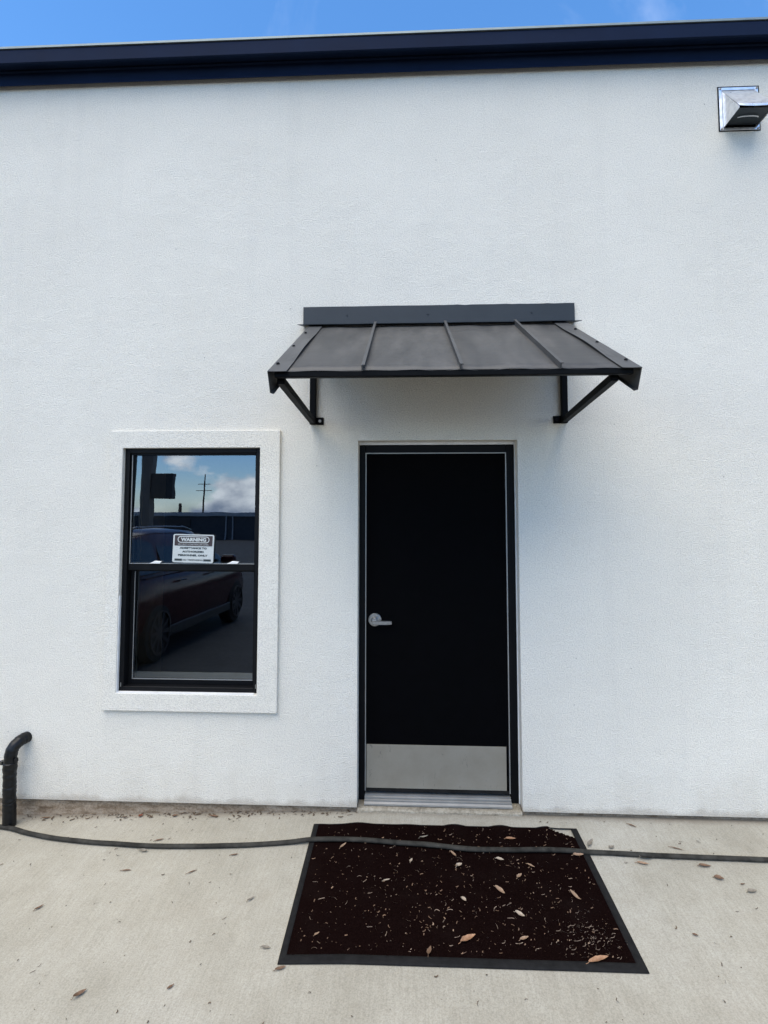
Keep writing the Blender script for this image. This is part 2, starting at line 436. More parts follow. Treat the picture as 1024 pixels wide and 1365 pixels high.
def slab_cells(xs, zs, holes, y0, y1):
    """wall slab with rectangular holes, closed at the reveals"""
    mb = MB(); nx, nz = len(xs) - 1, len(zs) - 1
    solid = [[not any(h[0] - 1e-6 <= xs[i] and xs[i+1] <= h[1] + 1e-6 and h[2] - 1e-6 <= zs[j] and zs[j+1] <= h[3] + 1e-6 for h in holes) for j in range(nz)] for i in range(nx)]
    idx = {}
    def vid(i, j, k):
        if (i, j, k) not in idx: idx[(i, j, k)] = len(mb.v); mb.v.append((xs[i], (y0, y1)[k], zs[j]))
        return idx[(i, j, k)]
    ok = lambda i, j: 0 <= i < nx and 0 <= j < nz and solid[i][j]
    for i in range(nx):
        for j in range(nz):
            if not solid[i][j]: continue
            mb.f.append((vid(i,j,0), vid(i+1,j,0), vid(i+1,j+1,0), vid(i,j+1,0)))
            mb.f.append((vid(i,j,1), vid(i,j+1,1), vid(i+1,j+1,1), vid(i+1,j,1)))
            if not ok(i-1, j): mb.f.append((vid(i,j,0), vid(i,j+1,0), vid(i,j+1,1), vid(i,j,1)))
            if not ok(i+1, j): mb.f.append((vid(i+1,j,0), vid(i+1,j,1), vid(i+1,j+1,1), vid(i+1,j+1,0)))
            if not ok(i, j-1): mb.f.append((vid(i,j,0), vid(i,j,1), vid(i+1,j,1), vid(i+1,j,0)))
            if not ok(i, j+1): mb.f.append((vid(i,j+1,0), vid(i+1,j+1,0), vid(i+1,j+1,1), vid(i,j+1,1)))
    return mb

# ------------------------------------------------------------------ ground
xs = [-400, -150, -60, -25, -12, -8] + [-6 + 0.25 * i for i in range(41)] + [6, 9, 14, 25, 60, 150, 400]
ys = [-400, -200, -120, -70, -40, -24, -15, -10, -7, -5] + [-3.5 + 0.2 * i for i in range(18)] + [0.02, 0.12, 1, 6, 14, 40, 150, 400]
gm = MB()
for y in ys:
    for x in xs: gm.v.append((x, y, G(x, y)))
for j in range(len(ys) - 1):
    for i in range(len(xs) - 1):
        a = j * len(xs) + i; gm.f.append((a, a + 1, a + 1 + len(xs), a + len(xs)))
tag(gm.build('pavement', 'concrete', smooth='all'), kind='structure')

# dark asphalt lot in front of the concrete apron
am = MB()
ya = [-60, -20, -10, -7, -5, -4, -3.6, -3.2, -2.9]; xa = [-60, -20, -10, -6, -4, -2, -0.3, 2, 6, 20, 60]
for y in ya:
    for x in xa: am.v.append((x, y, G(x, y) + 0.004))
for j in range(len(ya) - 1):
    for i in range(len(xa) - 1):
        a = j * len(xa) + i; am.f.append((a, a + 1, a + 1 + len(xa), a + len(xa)))
tag(am.build('parking_lot', 'asphalt', smooth='all'), kind='structure')

# ------------------------------------------------------------------ the building
BX0, BX1, ZB, ZT = -9.0, 8.0, 0.0158, 4.82
DX0, DX1, DZ1 = -0.349, 0.660, 2.2751            # door opening
WX0, WX1, WZ0, WZ1 = -1.872, -0.976, 0.686, 2.230  # window opening
bld = empty('commercial_building', (0, 0, 0), 'white stucco building with a black door, one black window and dark gutter', 'building')
slab_cells([BX0, WX0, WX1, DX0, DX1, BX1], [ZB, WZ0, WZ1, DZ1, ZT],
           [(WX0, WX1, WZ0, WZ1), (DX0, DX1, ZB, WZ0), (DX0, DX1, WZ0, WZ1), (DX0, DX1, WZ1, DZ1)], 0.0, 0.22
           ).build('stucco_wall', 'stucco', bld)
fm = MB()
fm.box(BX0 + 0.02, DX0 - 0.001, 0.03, 0.30, -0.6, ZB - 0.002); fm.box(DX1 + 0.001, BX1 - 0.02, 0.03, 0.30, -0.6, ZB - 0.002)
fm.build('foundation', 'foundation', bld)
# far shell (keeps the inside dark)
sh = MB(); sh.box(BX0, BX0 + 0.2, 0.22, 12, -0.3, ZT); sh.box(BX1 - 0.2, BX1, 0.22, 12, -0.3, ZT); sh.box(BX0, BX1, 12, 12.2, -0.3, ZT)
sh.build('outer_wall', 'stucco', bld)
rf = MB(); rf.prism([(-0.03, 4.90), (12.3, 5.15), (12.3, 4.98), (-0.03, 4.86)], 'x', BX0 - 0.1, BX1 + 0.1)
rf.build('roof', 'roof_membrane', bld)
# gutter: lower fascia face, bead, recess, upper face
prof = [(0.0, 4.733), (-0.034, 4.706), (-0.036, 4.793), (-0.046, 4.798), (-0.046, 4.808), (-0.036, 4.812), (-0.065, 4.811),
        (-0.122, 4.782), (-0.132, 4.786), (-0.134, 4.870), (-0.128, 4.877), (-0.06, 4.877), (0.0, 4.85)]
xsg = [BX0 - 0.1 + 0.5 * i for i in range(35)]
gt = MB(); npf = len(prof)
for x in xsg:
    w = 0.003 * noise.noise((x * 0.8, 0, 0)) + 0.0015 * noise.noise((x * 2.7, 4, 0))
    for (y, z) in prof: gt.v.append((x, y + (w if y < 0 else 0), z + (w * 0.5 if y < 0 else 0)))
for i in range(len(xsg) - 1):
    for k in range(npf): gt.f.append((i*npf+k, i*npf+(k+1)%npf, (i+1)*npf+(k+1)%npf, (i+1)*npf+k))
gt.f += [tuple(range(npf)), tuple((len(xsg)-1)*npf + k for k in range(npf))]
gut = gt.build('gutter', 'gutter_metal', bld, smooth=True)
MB().box(BX0 - 0.1, BX1 + 0.1, -0.140, -0.06, 4.879, 4.893).build('drip_edge', 'drip_edge', gut)
# window trim
trim = slab_cells([-1.9628, WX0 - 0.001, WX1 + 0.001, -0.8465], [0.5765, WZ0 - 0.001, WZ1 + 0.001, 2.3436],
                  [(WX0 - 0.001, WX1 + 0.001, WZ0 - 0.001, WZ1 + 0.001)], -0.024, -0.0005)
trim.build('window_trim', 'stucco', bld, bevel=0.003)
# door sill slab
ds = MB(); ds.prism([(0.004, -0.2), (0.004, -0.004), (0.012, 0.006), (0.19, 0.012), (0.19, -0.2)], 'x', DX0 + 0.002, DX1 - 0.002)
ds.build('door_sill', 'sill_concrete', bld)

# ---- door frame, leaf, hardware
df = MB()
df.box(DX0 + 0.001, -0.308, 0.088, 0.20, 0.013, DZ1 - 0.022); df.box(0.603, 0.653, 0.088, 0.20, 0.013, DZ1 - 0.022)
df.box(-0.308, 0.603, 0.088, 0.20, 2.2025, DZ1 - 0.022)
df.build('door_frame', 'door_frame_paint', bld, bevel=0.003)
cs = MB(); cs.box(0.654, DX1 - 0.0005, 0.080, 0.12, 0.014, DZ1 - 0.001); cs.box(DX0 + 0.001, 0.653, 0.080, 0.12, DZ1 - 0.021, DZ1 - 0.001)
cs.build('door_sealant', 'caulk', bld)
ws = MB()
ws.box(-0.3078, -0.3028, 0.085, 0.11, 0.07, 2.2022); ws.box(0.5965, 0.6028, 0.085, 0.11, 0.07, 2.2022); ws.box(-0.3028, 0.5965, 0.085, 0.11, 2.1965, 2.2022)
ws.build('weather_strip', 'aluminium', bld)
door = MB().box(-0.3015, 0.5955, 0.092, 0.137, 0.066, 2.1955).build('door', 'door_paint', bld, bevel=0.0015)
kp = MB(); kp.box(-0.2985, 0.5800, 0.0895, 0.0915, 0.086, 0.352)
kpo = kp.build('kick_plate', 'brushed_steel', door, bevel=0.0005)
sw = MB().box(-0.3010, 0.5950, 0.086, 0.0918, 0.067, 0.084).build('door_sweep', 'rubber', door)
th = MB(); th.prism([(0.030, 0.0125), (0.030, 0.022), (0.042, 0.029), (0.043, 0.018), (0.048, 0.018), (0.049, 0.033), (0.060, 0.036), (0.061, 0.025), (0.067, 0.025), (0.068, 0.041), (0.078, 0.045), (0.079, 0.034), (0.084, 0.034), (0.085, 0.049), (0.18, 0.050), (0.18, 0.0125)], 'x', -0.3075, 0.6025)
th.build('threshold', 'aluminium', bld)
# lever handle
rosette = MB()
hc = Vector((-0.246, 0.092, 1.128)); nr = 32
prof_r = [(0.0, 0.0415), (0.006, 0.0415), (0.010, 0.038), (0.0105, 0.026), (0.016, 0.021), (0.022, 0.0165), (0.046, 0.0145)]
rosette.tube([(hc.x, hc.y - d, hc.z) for d, r in prof_r], [r for d, r in prof_r], nr)
handle = rosette.build('door_handle', 'satin_chrome', door, smooth=True)
lv = MB()
lp = [(-0.012, 0.012), (0.012, 0.0125), (0.035, 0.0120), (0.07, 0.0115), (0.098, 0.0110), (0.108, 0.0100), (0.110, 0.008)]
for i, (dx, hz) in enumerate(lp):
    zz = hc.z - 0.001 - 0.028 * dx - 0.006
    yy = hc.y - 0.052 + (0.010 * smooth01(0.05, 0.11, dx))
    th_ = 0.008 if i < 5 else 0.006
    for sy, sz in ((-1,-0.8),(-1,0.8),(-0.6,1),(0.6,1),(1,0.8),(1,-0.8),(0.6,-1),(-0.6,-1)): lv.v.append((hc.x + dx, yy + sy*th_, zz + sz*hz))
n8 = 8
for i in range(len(lp) - 1):
    for k in range(n8): lv.f.append((i*n8+k, i*n8+(k+1)%n8, (i+1)*n8+(k+1)%n8, (i+1)*n8+k))
lv.f += [tuple(range(n8)), tuple((len(lp)-1)*n8+k for k in range(n8))]
lv.build('lever', 'satin_chrome', door, smooth=True)

# ---- window
wf = MB(); ring(wf, WX0 + 0.001, WX1 - 0.001, WZ0 + 0.001, WZ1 - 0.001, 0.030, 0.028, 0.030, 0.028, 0.004, 0.13)
win = wf.build('window', 'black_frame', bld, bevel=0.002)
IX0, IX1 = WX0 + 0.0315, WX1 - 0.0295
us = MB(); ring(us, IX0, IX1, 1.4455, WZ1 - 0.0295, 0.012, 0.010, 0.042, 0.012, 0.018, 0.050)
us.build('upper_sash', 'black_frame', win, bevel=0.0015)
ls = MB(); ring(ls, IX0, IX1, WZ0 + 0.0315, 1.4440, 0.030, 0.022, 0.030, 0.012, 0.056, 0.090)
ls.build('lower_sash', 'black_frame', win, bevel=0.0015)
def pane(x0, x1, z0, z1, y):
    lean = 0.0305 * (z1 - z0)       # the panes lie back a touch in their sashes
    m = MB(); m.add([(x0, y, z0), (x1, y, z0), (x1, y + lean, z1), (x0, y + lean, z1),
                     (x0, y + .003, z0), (x1, y + .003, z0), (x1, y + lean + .003, z1), (x0, y + lean + .003, z1)], [(0, 1, 2, 3)])
    return m.build('pane', 'window_glass', win)
UP = (IX0 + 0.0125, IX1 - 0.0105, 1.488, WZ1 - 0.042)
LP = (IX0 + 0.0305, IX1 - 0.0225, WZ0 + 0.062, 1.4315)
pane(*UP, 0.022); pane(*LP, 0.060)
def spacer(b, y, wl_, wr, wb, wt):
    x0, x1, z0, z1 = b; ring(MB_ := MB(), x0, x1, z0, z1, wl_, wr, wb, wt, y, y + 0.006); return MB_
spacer(UP, 0.0525, 0.006, 0.004, 0.007, 0.003).build('glazing_spacer', 'spacer', win)
spacer(LP, 0.0925, 0.006, 0.003, 0.034, 0.003).build('glazing_spacer', 'spacer', win)
for (x0, x1, z0, z1), yb in ((UP, 0.0155), (LP, 0.0535)):     # thin bright glazing beads
    m = MB(); m.box(x0 - 0.002, x1 + 0.002, yb, yb + 0.004, z0 - 0.0015, z0 + 0.0020); m.box(x0 - 0.002, x0 + 0.0012, yb, yb + 0.004, z0 + 0.0025, z1)
    m.build('glazing_bead', 'aluminium', win)
for x in (-1.655, -1.150):      # little sash locks on the meeting rail
    lk = MB(); lk.add([], []); lk.prism([(x - 0.042, 1.4885), (x + 0.030, 1.4885), (x + 0.040, 1.502), (x - 0.005, 1.506), (x - 0.018, 1.498)], 'y', 0.006, 0.0175)
    lk.build('sash_lock', 'white_plastic', win, bevel=0.002)
# screws / weep covers at the sill corners
for x in (WX0 + 0.016, WX1 - 0.014):
    MB().box(x - 0.0015, x + 0.0015, 0.002, 0.0038, WZ0 + 0.030, WZ0 + 0.055).build('weep_clip', 'aluminium', win)
cl = MB(); cl.box(WX0 + 0.001, WX1 - 0.02, -0.020, 0.003, WZ0 - 0.0008, WZ0 + 0.0035); cl.box(WX0 - 0.0008, WX0 + 0.0035, -0.018, 0.003, WZ0 + 0.004, WZ0 + 0.60)
cl.build('caulk_bead', 'caulk', win)
# inside: tan partition just left of the window, dark room beyond
ip = MB(); ip.box(-2.2, -1.868, 0.23, 0.56, 0.0, 3.0)
ip.box(-1.868, -0.98, 0.225, 0.30, 0.0, 0.680)
ip.build('interior_wall', 'interior_tan', bld)
fl = MB(); fl.box(BX0 + 0.25, BX1 - 0.25, 0.31, 11.9, -0.1, 0.0); fl.box(BX0 + 0.25, BX1 - 0.25, 0.31, 11.9, 2.9, 2.95)
fl.box(-5, 3, 4.0, 4.1, 0, 2.9)
fl.build('interior_room', 'interior_dark', bld)

# ------------------------------------------------------------------ awning
aw = empty('door_awning', (0.17, 0, 2.4), 'dark metal standing seam awning on two brackets over the black door', 'awning')
YB, YF, ZBK, ZFR = -0.045, -0.965, 3.004, 2.500
backx = [-0.646, -0.238, 0.203, 0.641, 0.954]
frontx = [-0.643, -0.223, 0.225, 0.671, 1.008]
def apt(i, t, dz=0.0):     # a point on seam line i, t = 0 at the wall, 1 at the front edge
    return Vector((backx[i] + (frontx[i] - backx[i]) * t, YB + (YF - YB) * t, ZBK + (ZFR - ZBK) * t + dz))
sl = Vector((0, YF - YB, ZFR - ZBK)).normalized(); nrm = Vector((0, sl.z, -sl.y))   # up-and-out normal
if nrm.z < 0: nrm = -nrm
for i in range(4):
    m = MB(); nu, nv = 14, 10
    for k in (0, 1):
        for j in range(nv + 1):
            for u in range(nu + 1):
                t = j / nv; s_ = u / nu
                a, b_ = apt(i, t), apt(i + 1, t); p = a.lerp(b_, 0.003 + 0.994 * s_)
                wob = 0.0055 * noise.noise((p.x * 7, p.y * 3.0, i * 3.3)) + 0.0045 * t ** 9 * math.sin(p.x * 27 + i) * 0.6
                p = p + nrm * (wob - 0.0012 * k)
                m.v.append(p)
    st = (nu + 1) * (nv + 1)
    for j in range(nv):
        for u in range(nu):
            a = j * (nu + 1) + u
            m.f.append((a, a + 1, a + nu + 2, a + nu + 1)); m.f.append((st + a, st + a + nu + 1, st + a + nu + 2, st + a + 1))
    for u in range(nu):
        a = nv * (nu + 1) + u; m.f.append((a, a + 1, st + a + 1, st + a))
    m.build('roof_panel', 'awning_metal', aw, smooth='all')
for i in (1, 2, 3):
    m = MB(); a, b_ = apt(i, 0.0), apt(i, 1.004)
    m.bar(a + nrm * 0.013, b_ + nrm * 0.013, 0.007, 0.026, nrm)
    m.bar(a + nrm * 0.0265 + Vector((0.004, 0, 0)), b_ + nrm * 0.0265 + Vector((0.004, 0, 0)), 0.015, 0.004, nrm)
    m.build('standing_seam', 'awning_trim', aw)
# rake trims: flange over the panel edge and a leg down the side, cut square at the front
for side, i in ((-1, 0), (1, 4)):
    m = MB()
    n = 12
    inn = Vector((-side, 0, 0))
    def P(t, w, d): return apt(i, t) + Vector((side * 0.014, 0, 0)) + inn * w + nrm * d
    rows = []
    for j in range(n + 1):
        t = -0.01 + 1.03 * j / n
        lift = 0.004 + 0.009 * max(0, math.sin((t - 0.25) * 5.2)) * (1 if 0.25 < t < 0.85 else 0)
        rows.append([P(t, 0.088 if side < 0 else 0.085, 0.004 + lift), P(t, 0.04, 0.006 + 0.3 * lift), P(t, 0.0, 0.008), P(t, 0.0, -0.050), P(t, 0.0, -0.095), P(t, 0.016, -0.100)])
    for k in (0, 1):
        for r_ in rows:
            for c, p in enumerate(r_):
                off = Vector((0, 0, 0)) if k == 0 else ((nrm * -0.0015) if c < 2 else inn * 0.0015 + nrm * -0.0015)
                m.v.append(p + off)
    st = 6 * (n + 1)
    for j in range(n):
        for c in range(5):
            a = j * 6 + c; m.f.append((a, a + 1, a + 7, a + 6)); m.f.append((st + a, st + a + 6, st + a + 7, st + a + 1))
        for c in (0, 5):
            a = j * 6 + c; m.f.append((a, a + 6, st + a + 6, st + a))
    for j in (0, n):
        for c in range(5):
            a = j * 6 + c; m.f.append((a, a + 1, st + a + 1, st + a))
    tr = m.build('rake_trim', 'awning_trim', aw)
    # front return closing the end of the trim
    for t in (0.22, 0.55, 0.90):
        p = P(t, 0.020, 0.007)
        MB().tube([p, p + nrm * 0.004, p + nrm * 0.009], [0.009, 0.009, 0.005], 8).build('screw', 'black_frame', tr)
# frame: front beam, side rafters, posts, lower arms
MB().box(frontx[0] + 0.012, frontx[4] - 0.012, YF + 0.002, YF + 0.040, ZFR - 0.026, ZFR + 0.002).build('front_beam', 'awning_frame', aw, bevel=0.003)
MB().box(backx[0] + 0.02, backx[4] - 0.02, -0.042, -0.002, ZBK - 0.06, ZBK - 0.020).build('wall_beam', 'awning_frame', aw, bevel=0.003)
for x0, xp, s in ((-0.618, -0.636, 1), (0.945, 0.950, -1)):
    br = MB().box(xp - 0.019, xp + 0.019, -0.040, -0.002, 2.376, ZBK - 0.061).build('bracket', 'awning_frame', aw, bevel=0.003)
    m = MB(); m.bar((xp, -0.035, 2.398), (xp + (0.022 if s > 0 else -0.020), YF + 0.052, ZFR - 0.030), 0.036, 0.036); m.build('lower_arm', 'awning_frame', br, bevel=0.003)
    m = MB(); m.bar((xp, -0.045, ZBK - 0.045), (xp + (0.022 if s > 0 else -0.020), YF + 0.046, ZFR - 0.030 + 0.02), 0.036, 0.030); m.build('rafter', 'awning_frame', br)
    tx0, tx1 = (xp + 0.0195, xp + 0.066) if s > 0 else (xp - 0.066, xp - 0.0195)
    MB().box(tx0, tx1, -0.010, -0.001, 2.376, 2.424).build('foot_plate', 'awning_frame', br, bevel=0.002)
    xm = (tx0 + tx1) / 2
    MB().tube([(xm, -0.0102, 2.400), (xm, -0.016, 2.400)], 0.010, 6).build('bolt', 'aluminium' if s > 0 else 'black_frame', br)
# wall flashing above the roof
fx = MB(); nseg = 40
for k in range(nseg + 1):
    x = -0.706 + (1.029 + 0.706) * k / nseg
    top = 3.146 + 0.003 * noise.noise((x * 3, 0, 2)) + (0.004 * noise.noise((x * 16, 0, 5)) if x > 0.2 else 0)
    for (y, z) in ((-0.001, top + 0.001), (-0.016, top - 0.001), (-0.018, 3.030), (-0.088, 3.008 + 0.003 * noise.noise((x * 4, 1, 1))),
                   (-0.087, 3.005 + 0.003 * noise.noise((x * 4, 1, 1))), (-0.001, 3.022)): fx.v.append((x + (0.022 * (1 if k == nseg else -1) if k in (0, nseg) and y < -0.03 else 0), y, z))
for k in range(nseg):
    for c in range(6): fx.f.append((k*6+c, k*6+(c+1)%6, (k+1)*6+(c+1)%6, (k+1)*6+c))
fx.f += [tuple(range(6)), tuple(nseg*6 + c for c in range(6))]
fl_o = fx.build('wall_flashing', 'flashing_metal', aw)
for x in (-0.42, 0.10, 0.76): MB().tube([(x, -0.0172, 3.088), (x, -0.021, 3.088)], 0.006, 8).build('screw', 'flashing_metal', fl_o)

# ------------------------------------------------------------------ vent hood
vh = empty('vent_hood', (2.10, 0, 4.40), 'galvanised square exhaust vent hood high on the white wall', 'vent')
VX0, VX1, VZ0, VZ1 = 1.980, 2.226, 4.261, 4.549
fm = MB(); ring(fm, VX0, VX1, VZ0, VZ1, 0.018, 0.018, 0.018, 0.020, -0.005, -0.0005)
fo = fm.build('flange', 'galvanised', vh, bevel=0.0015)
cm = MB()
ring(cm, VX0 - 0.008, VX1 + 0.006, VZ0 - 0.006, VZ1 + 0.006, 0.0075, 0.0055, 0.0055, 0.0055, -0.004, -0.0005)
cm.build('sealant', 'rubber', vh)
hm = MB(); nx = 10; hx0, hx1 = VX0 + 0.019, VX1 - 0.019
tp = []
for j in range(7):
    t = j / 6
    for u in range(nx + 1):
        s_ = u / nx
        bow = 0.010 * (1 - (2 * s_ - 1) ** 2) * t
        x = hx0 + (hx1 - hx0) * s_ + 0.002 * t
        tp.append(Vector((x, -0.002 - 0.172 * t - bow * 0.5, VZ1 - 0.022 - 0.225 * t - bow)))
for d in (0, 1):
    for p in tp: hm.v.append(p + Vector((0, 0.0012 * d, -0.0012 * d)))
st = len(tp)
for j in range(6):
    for u in range(nx):
        a = j * (nx + 1) + u
        hm.f.append((a, a + 1, a + nx + 2, a + nx + 1)); hm.f.append((st + a, st + a + nx + 1, st + a + nx + 2, st + a + 1))
for u in range(nx):
    a = 6 * (nx + 1) + u; hm.f.append((a, a + 1, st + a + 1, st + a))
ho = hm.build('hood_top', 'galvanised', vh, smooth='all')
for s_, x in ((0, hx0), (1, hx1)):
    m = MB(); xi = x + (0.0013 if s_ == 0 else -0.0013)
    tri = [(-0.002, VZ1 - 0.024), (-0.172, VZ1 - 0.249), (-0.172, VZ1 - 0.262), (-0.002, VZ0 + 0.016)]
    m.add([(x, a, b) for a, b in tri] + [(xi, a, b) for a, b in tri], [(0,1,2,3), (7,6,5,4), (0,4,5,1), (1,5,6,2), (2,6,7,3), (3,7,4,0)])
    m.build('hood_side', 'galvanised', vh)
m = MB(); m.box(hx0 + 0.004, hx1 - 0.004, -0.0016, -0.0006, VZ0 + 0.018, VZ1 - 0.024); m.build('duct_opening', 'dark_void', vh)
m = MB(); m.prism([(-0.158, VZ1 - 0.256), (-0.010, VZ0 + 0.030), (-0.010, VZ0 + 0.032), (-0.158, VZ1 - 0.252)], 'x', hx0 + 0.003, hx1 - 0.001); m.build('damper', 'damper_metal', vh)
m = MB(); pts = []
for k in range(13):
    a = math.pi * k / 12; pts.append(((hx0 + hx1) / 2 - 0.062 * math.cos(a), -0.085 - 0.018 * math.sin(a), 4.286 - 0.004 * math.sin(a)))
m.tube(pts, 0.0035, 6); m.build('damper_rim', 'galvanised', vh, smooth='all')
for x in (VX0 + 0.009, VX1 - 0.009):
    for z in (VZ0 + 0.009, VZ1 - 0.010):
        MB().tube([(x, -0.0052, z), (x, -0.010, z)], 0.0065, 6).build('screw', 'spacer', fo)

# ------------------------------------------------------------------ warning sign on the glass
sg = empty('warning_sign', (-1.41, 0.01, 1.585), 'small rectangular warning sign stuck to the upper window pane', 'sign')
sg.rotation_euler = (R(-1.2), R(1.3), 0)
SWD, SHT = 0.267, 0.180
def rrect(w, h, r, n=5):
    pts = []
    for cx, cz, a0 in ((w/2-r, h/2-r, 0), (-w/2+r, h/2-r, 90), (-w/2+r, -h/2+r, 180), (w/2-r, -h/2+r, 270)):
        for k in range(n + 1):
            a = R(a0 + 90 * k / n); pts.append((cx + r * math.cos(a), cz + r * math.sin(a)))
    return pts
def sgn(mb, name, mat):
    o = mb.build(name, mat); o.parent = sg; return o
bm_ = MB(); bm_.prism(rrect(SWD, SHT, 0.012), 'y', 0.0, 0.003); sgn(bm_, 'sign_board', 'sign_white')
hd = MB(); hd.prism([(x, z + 0.050) for x, z in rrect(SWD - 0.020, 0.066, 0.004)], 'y', -0.0012, -0.0002); sgn(hd, 'header_band', 'sign_dark')
ov = MB(); o1 = [(x, z + 0.057) for x, z in rrect(0.208, 0.042, 0.0205)]; o2 = [(x, z + 0.057) for x, z in rrect(0.198, 0.032, 0.0155)]
no = len(o1)
ov.add([(x, -0.0022, z) for x, z in o1] + [(x, -0.0022, z) for x, z in o2], [(i, (i+1) % no, (i+1) % no + no, i + no) for i in range(no)])
sgn(ov, 'oval_outline', 'sign_white')
bt = MB(); bt.box(-0.118, -0.070, -0.0012, -0.0002, -0.079, -0.066); sgn(bt, 'footer_bar', 'sign_ink')
bt = MB(); bt.box(0.070, 0.118, -0.0012, -0.0002, -0.079, -0.066); sgn(bt, 'footer_bar', 'sign_ink')
def text(s, z, h, w, mat, y=-0.0026, bold=0.0):
    cu = bpy.data.curves.new('lettering', 'FONT'); cu.body = s; cu.size = 1.0; cu.offset = bold
    cu.align_x = 'CENTER'; cu.align_y = 'CENTER'; cu.resolution_u = 2
    tmp = bpy.data.objects.new('lettering', cu); COL.objects.link(tmp)
    bpy.context.view_layer.update()
    me = bpy.data.meshes.new_from_object(tmp.evaluated_get(bpy.context.evaluated_depsgraph_get()))
    bpy.data.objects.remove(tmp)
    vx = [v.co.x for v in me.vertices]; vy = [v.co.y for v in me.vertices]
    cx, cy = (max(vx) + min(vx)) / 2, (max(vy) + min(vy)) / 2
    kx, ky = w / (max(vx) - min(vx)), h / (max(vy) - min(vy))
    for v in me.vertices: v.co = Vector(((v.co.x - cx) * kx, y, (v.co.y - cy) * ky + z))
    me.materials.clear(); me.materials.append(MATS[mat])
    o = bpy.data.objects.new('lettering', me); COL.objects.link(o); o.parent = sg; return o
text('WARNING', 0.057, 0.024, 0.166, 'sign_white', bold=0.05)
text('SECURITY CONTROLLED AREA', 0.026, 0.0085, 0.20, 'sign_white', bold=0.0)
text('ADMITTANCE TO', 0.003, 0.0125, 0.178, 'sign_ink', y=-0.0008, bold=0.06)
text('AUTHORIZED', -0.020, 0.0125, 0.142, 'sign_ink', y=-0.0008, bold=0.06)
text('PERSONNEL ONLY', -0.043, 0.0125, 0.194, 'sign_ink', y=-0.0008, bold=0.06)
text('NO TRESPASSING', -0.0725, 0.010, 0.130, 'sign_ink', y=-0.0008, bold=0.03)

# ------------------------------------------------------------------ taped pipe at the left
pp = empty('wrapped_pipe', (-2.48, -0.05, -0.1), 'black taped pipe bending out of the wall foot at the left', 'pipe')
ctrl = [(-2.452, 0.03, 0.392), (-2.456, -0.015, 0.396), (-2.466, -0.052, 0.390), (-2.479, -0.080, 0.366), (-2.486, -0.088, 0.325), (-2.488, -0.088, 0.275),
        (-2.489, -0.087, 0.21), (-2.488, -0.086, 0.14), (-2.487, -0.085, 0.07), (-2.486, -0.082, 0.0), (-2.485, -0.080, -0.06), (-2.484, -0.078, -0.115)]
def catmull(pts, per=8):
    P_ = [Vector(p) for p in pts]; out = []
    for i in range(len(P_) - 1):
        p0, p1, p2, p3 = P_[max(i-1, 0)], P_[i], P_[i+1], P_[min(i+2, len(P_)-1)]
        for k in range(per):
            t = k / per
            out.append(0.5 * ((2*p1) + (p2-p0)*t + (2*p0-5*p1+4*p2-p3)*t*t + (3*p1-p0-3*p2+p3)*t**3))
    out.append(P_[-1]); return out
pc = catmull(ctrl, 9)
rad = []
for i, p in enumerate(pc):
    s_ = i / len(pc)
    rad.append(0.0335 + 0.0022 * ((i * 0.16) % 1.0) + 0.0015 * noise.noise((i * 0.33, 0, 0)) + 0.0030 * noise.noise((i * 0.9, 3, 0)) + (0.0035 if 44 <= i <= 51 else 0) + 0.002 * s_)
m = MB(); m.tube(pc, rad, 18); m.build('pipe', 'tape', pp, smooth=True)
m = MB(); m.bar((-2.515, -0.10, 0.285), (-2.575, -0.06, 0.265), 0.030, 0.022)
m.build('strap', 'tape', pp, bevel=0.003)
m = MB(); m.bar((-2.45, -0.098, 0.302), (-2.434, -0.10, 0.305), 0.02, 0.022)
m.build('strap', 'tape', pp, bevel=0.003)

# ------------------------------------------------------------------ hose
hz = [(-3.6, 0.12), (-3.0, 0.02), (-2.524, -0.101), (-2.278, -0.176), (-1.959, -0.243), (-1.487, -0.297), (-1.054, -0.304), (-0.719, -0.285), (-0.551, -0.275), (-0.296, -0.286),
      (0.039, -0.308), (0.364, -0.336), (0.77, -0.324), (1.012, -0.319), (1.403, -0.331), (1.882, -0.338), (2.6, -0.35), (3.6, -0.30)]
hz = [(x, min(y, -0.06) if x < -2.5 else y) for x, y in hz]
def mat_z(x, y):
    if -0.60 < x < 0.97 and -1.05 < y < -0.10: return 0.010
    return 0.0
hp = [(x, y, G(x, y) + 0.0125 + mat_z(x, y)) for x, y in hz]
hp = catmull(hp, 10)
hp = [p + Vector((0, 0.004 * noise.noise((p.x * 5, 0, 0)), 0)) for p in hp]
m = MB(); m.tube(hp, [0.0138 + 0.0011 * noise.noise((p.x * 9, 1, 0)) for p in hp], 12, 0.8)
tag(m.build('garden_hose', 'hose_rubber', smooth='all'), 'long grey brown hose lying across the concrete and the door mat', 'hose')

# ------------------------------------------------------------------ door mat
mt = empty('door_mat', (0.182, -0.575, -0.015), 'dark brown door mat with black rubber border littered with dry leaves', 'door mat')
MC = [(-0.591, -0.114), (0.947, -0.106), (0.963, -1.027), (-0.564, -1.039)]    # back left, back right, front right, front left
def mpt(u, v):   # u 0..1 left to right, v 0..1 back to front
    a = Vector(MC[0]).lerp(Vector(MC[1]), u); b_ = Vector(MC[3]).lerp(Vector(MC[2]), u); return a.lerp(b_, v)
def mz(u, v):
    p = mpt(u, v)
    rip = 0.010 * max(0, math.sin(u * 36 + 1.0)) * (1 if u > 0.48 and u < 0.9 else 0.25) * max(0, 1 - v * 16)
    rip += 0.006 * math.exp(-((u - 0.16) / 0.04) ** 2) * max(0, 1 - v * 14)
    return G(p.x, p.y) + 0.001 + rip + 0.0025 * (0.5 + 0.5 * noise.noise((p.x * 2.2, p.y * 2.2, 1)))
